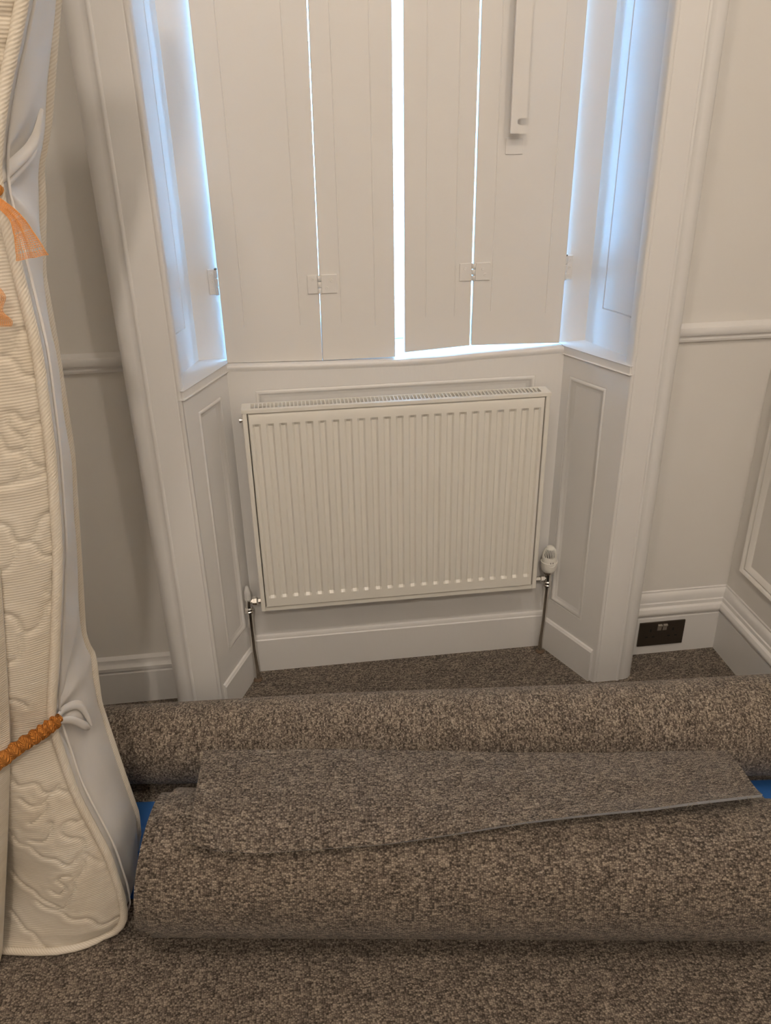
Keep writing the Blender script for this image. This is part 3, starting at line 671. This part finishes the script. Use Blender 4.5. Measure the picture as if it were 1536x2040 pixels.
# gathered strap handles pulled out of the border
def strap(pts, rad_, nm):
    P_ = spline(pts, 18); rr = list(np.interp(np.linspace(0, 1, 19), np.linspace(0, 1, len(rad_)), rad_))
    return MB().tube(P_, rr, 8, flat=.55).build(nm, M['fabric_side'], mt, smooth=True)
X0 = lambda z, u: side_pt(u, (z-.012)/1.938)[0]
strap([(-.246, -.862, .582), (X0(.575, .2)+.008, -.822, .570), (X0(.55, .4)+.010, -.785, .545), (X0(.49, .46)+.010, -.772, .485)], [.006, .008, .009, .003], 'strap_handle')
strap([(-.246, -.862, .576), (X0(.55, .18)+.008, -.828, .548), (X0(.51, .34)+.010, -.796, .505), (X0(.487, .45)+.008, -.776, .482)], [.006, .007, .008, .003], 'strap_handle')
strap([(-.160, -.866, 1.455), (X0(1.478, .2)+.008, -.822, 1.478), (X0(1.50, .45)+.010, -.772, 1.503), (X0(1.545, .55)+.008, -.752, 1.545)], [.006, .009, .009, .003], 'strap_handle')
strap([(-.160, -.866, 1.448), (X0(1.465, .2)+.008, -.822, 1.462), (X0(1.49, .42)+.010, -.776, 1.492), (X0(1.51, .5)+.008, -.762, 1.51)], [.006, .008, .008, .003], 'strap_handle')
# the other half of the folded mattress, nearer the camera at the very edge of view
EZ = [0.012, .035, .31, .547, .70, .90, 1.0, 1.2, 1.95]; EX = [-.458, -.449, -.380, -.323, -.295, -.262, -.262, -.30, -.30]
ex = lambda z: float(np.interp(z, EZ, EX))
def half(u, v):
    z = .012+1.938*v; d = .42*u**1.5
    if u < .2: pass
    return (ex(z)-d, YFm-.036-.034*(1-math.exp(-d/.014))*(1-.5*tiepinch(z)), z)
fh = MB().grid(half, 30, 200).build('folded_half', M['quilt'], mt, smooth=True)
MB().grid(lambda u, v: (ex(.012+1.938*v)-.004*u, YFm-.036+.02*u, .012+1.938*v), 2, 80).build('fold_edge', M['fabric_side'], mt, smooth=True)

# ================================================================== ORANGE NETTING
tieb = thing('netting_tie', (-.30, -.90, .57), 'orange twisted netting tied round the lower part of the mattress', 'netting')
pp = spline([(-.236, -.868, .590), (-.252, -.884, .586), (-.275, -.896, .577), (-.31, -.905, .560), (-.345, -.925, .543), (-.40, -.960, .525), (-.60, -.965, .510)], 60)
rr = [(.0045+.0075*math.sin(min(1, i/10)*math.pi/2))*(1+.18*math.sin(i*1.3)) for i in range(61)]
MB().tube(pp, rr, 14, flat=1.0).build('twisted_band', M['net2'], tieb, smooth=True)
for k in range(3):
    tw = [(p.x, p.y-.006*math.cos(i*.55+k*2.1)-.004, p.z+.011*math.sin(i*.55+k*2.1)) for i, p in enumerate(pp[3:])]
    MB().tube(tw, .0035, 6).build('strand', M['net2'], tieb, smooth=True)
def netflap(name, label, fn, nu, nv, th_):
    m = MB().grid(fn, nu, nv)
    o = m.build(name, M['net']); w = o.modifiers.new('net', 'WIREFRAME'); w.thickness = th_; w.use_even_offset = False
    return tag(o, label, 'netting')
FLAP_C = [(-.150, -.886, 1.441), (-.132, -.888, 1.422), (-.124, -.890, 1.400), (-.119, -.890, 1.370)]
FL = spline(FLAP_C, 40); FW = [.0055, .0075, .0125, .0215]
def flap1(u, v):    # flared tail below the upper tie, over the binding
    p = FL[min(40, int(round(v*40)))]; i = min(39, int(round(v*40)))
    t = (FL[i+1]-FL[max(0, i-1)]); t.y = 0; t.normalize()
    ax = Vector((t.z, 0, -t.x))
    w = float(np.interp(v, [0, .33, .66, 1], FW))
    p = p - ax*(u-.5)*2*w
    return (p.x, p.y-.004-.004*math.sin(u*13)*v, p.z)
netflap('netting_tail', 'flared tail of orange netting hanging over the mattress binding', flap1, 14, 36, .0012)
def flap2(u, v):
    return (-.215+.050*v+.004*math.sin(u*9), -.900-.003*math.sin(u*12), 1.345-.062*u+.010*(1-v)**2-.012*v*(1-u))
netflap('netting_scrap', 'patch of orange netting lying on the quilted mattress face', flap2, 26, 20, .0012)
MB_t = MB().tube(spline([(-.150, -.872, 1.450), (-.158, -.884, 1.462), (-.175, -.892, 1.470), (-.25, -.91, 1.478), (-.45, -.93, 1.48)], 30), .008, 10).build('netting_tie', M['net2'], smooth=True)
tag(MB_t, 'orange netting cord tied round the upper part of the mattress', 'netting')

for o in bpy.data.objects:
    if '_b' in o: del o['_b']
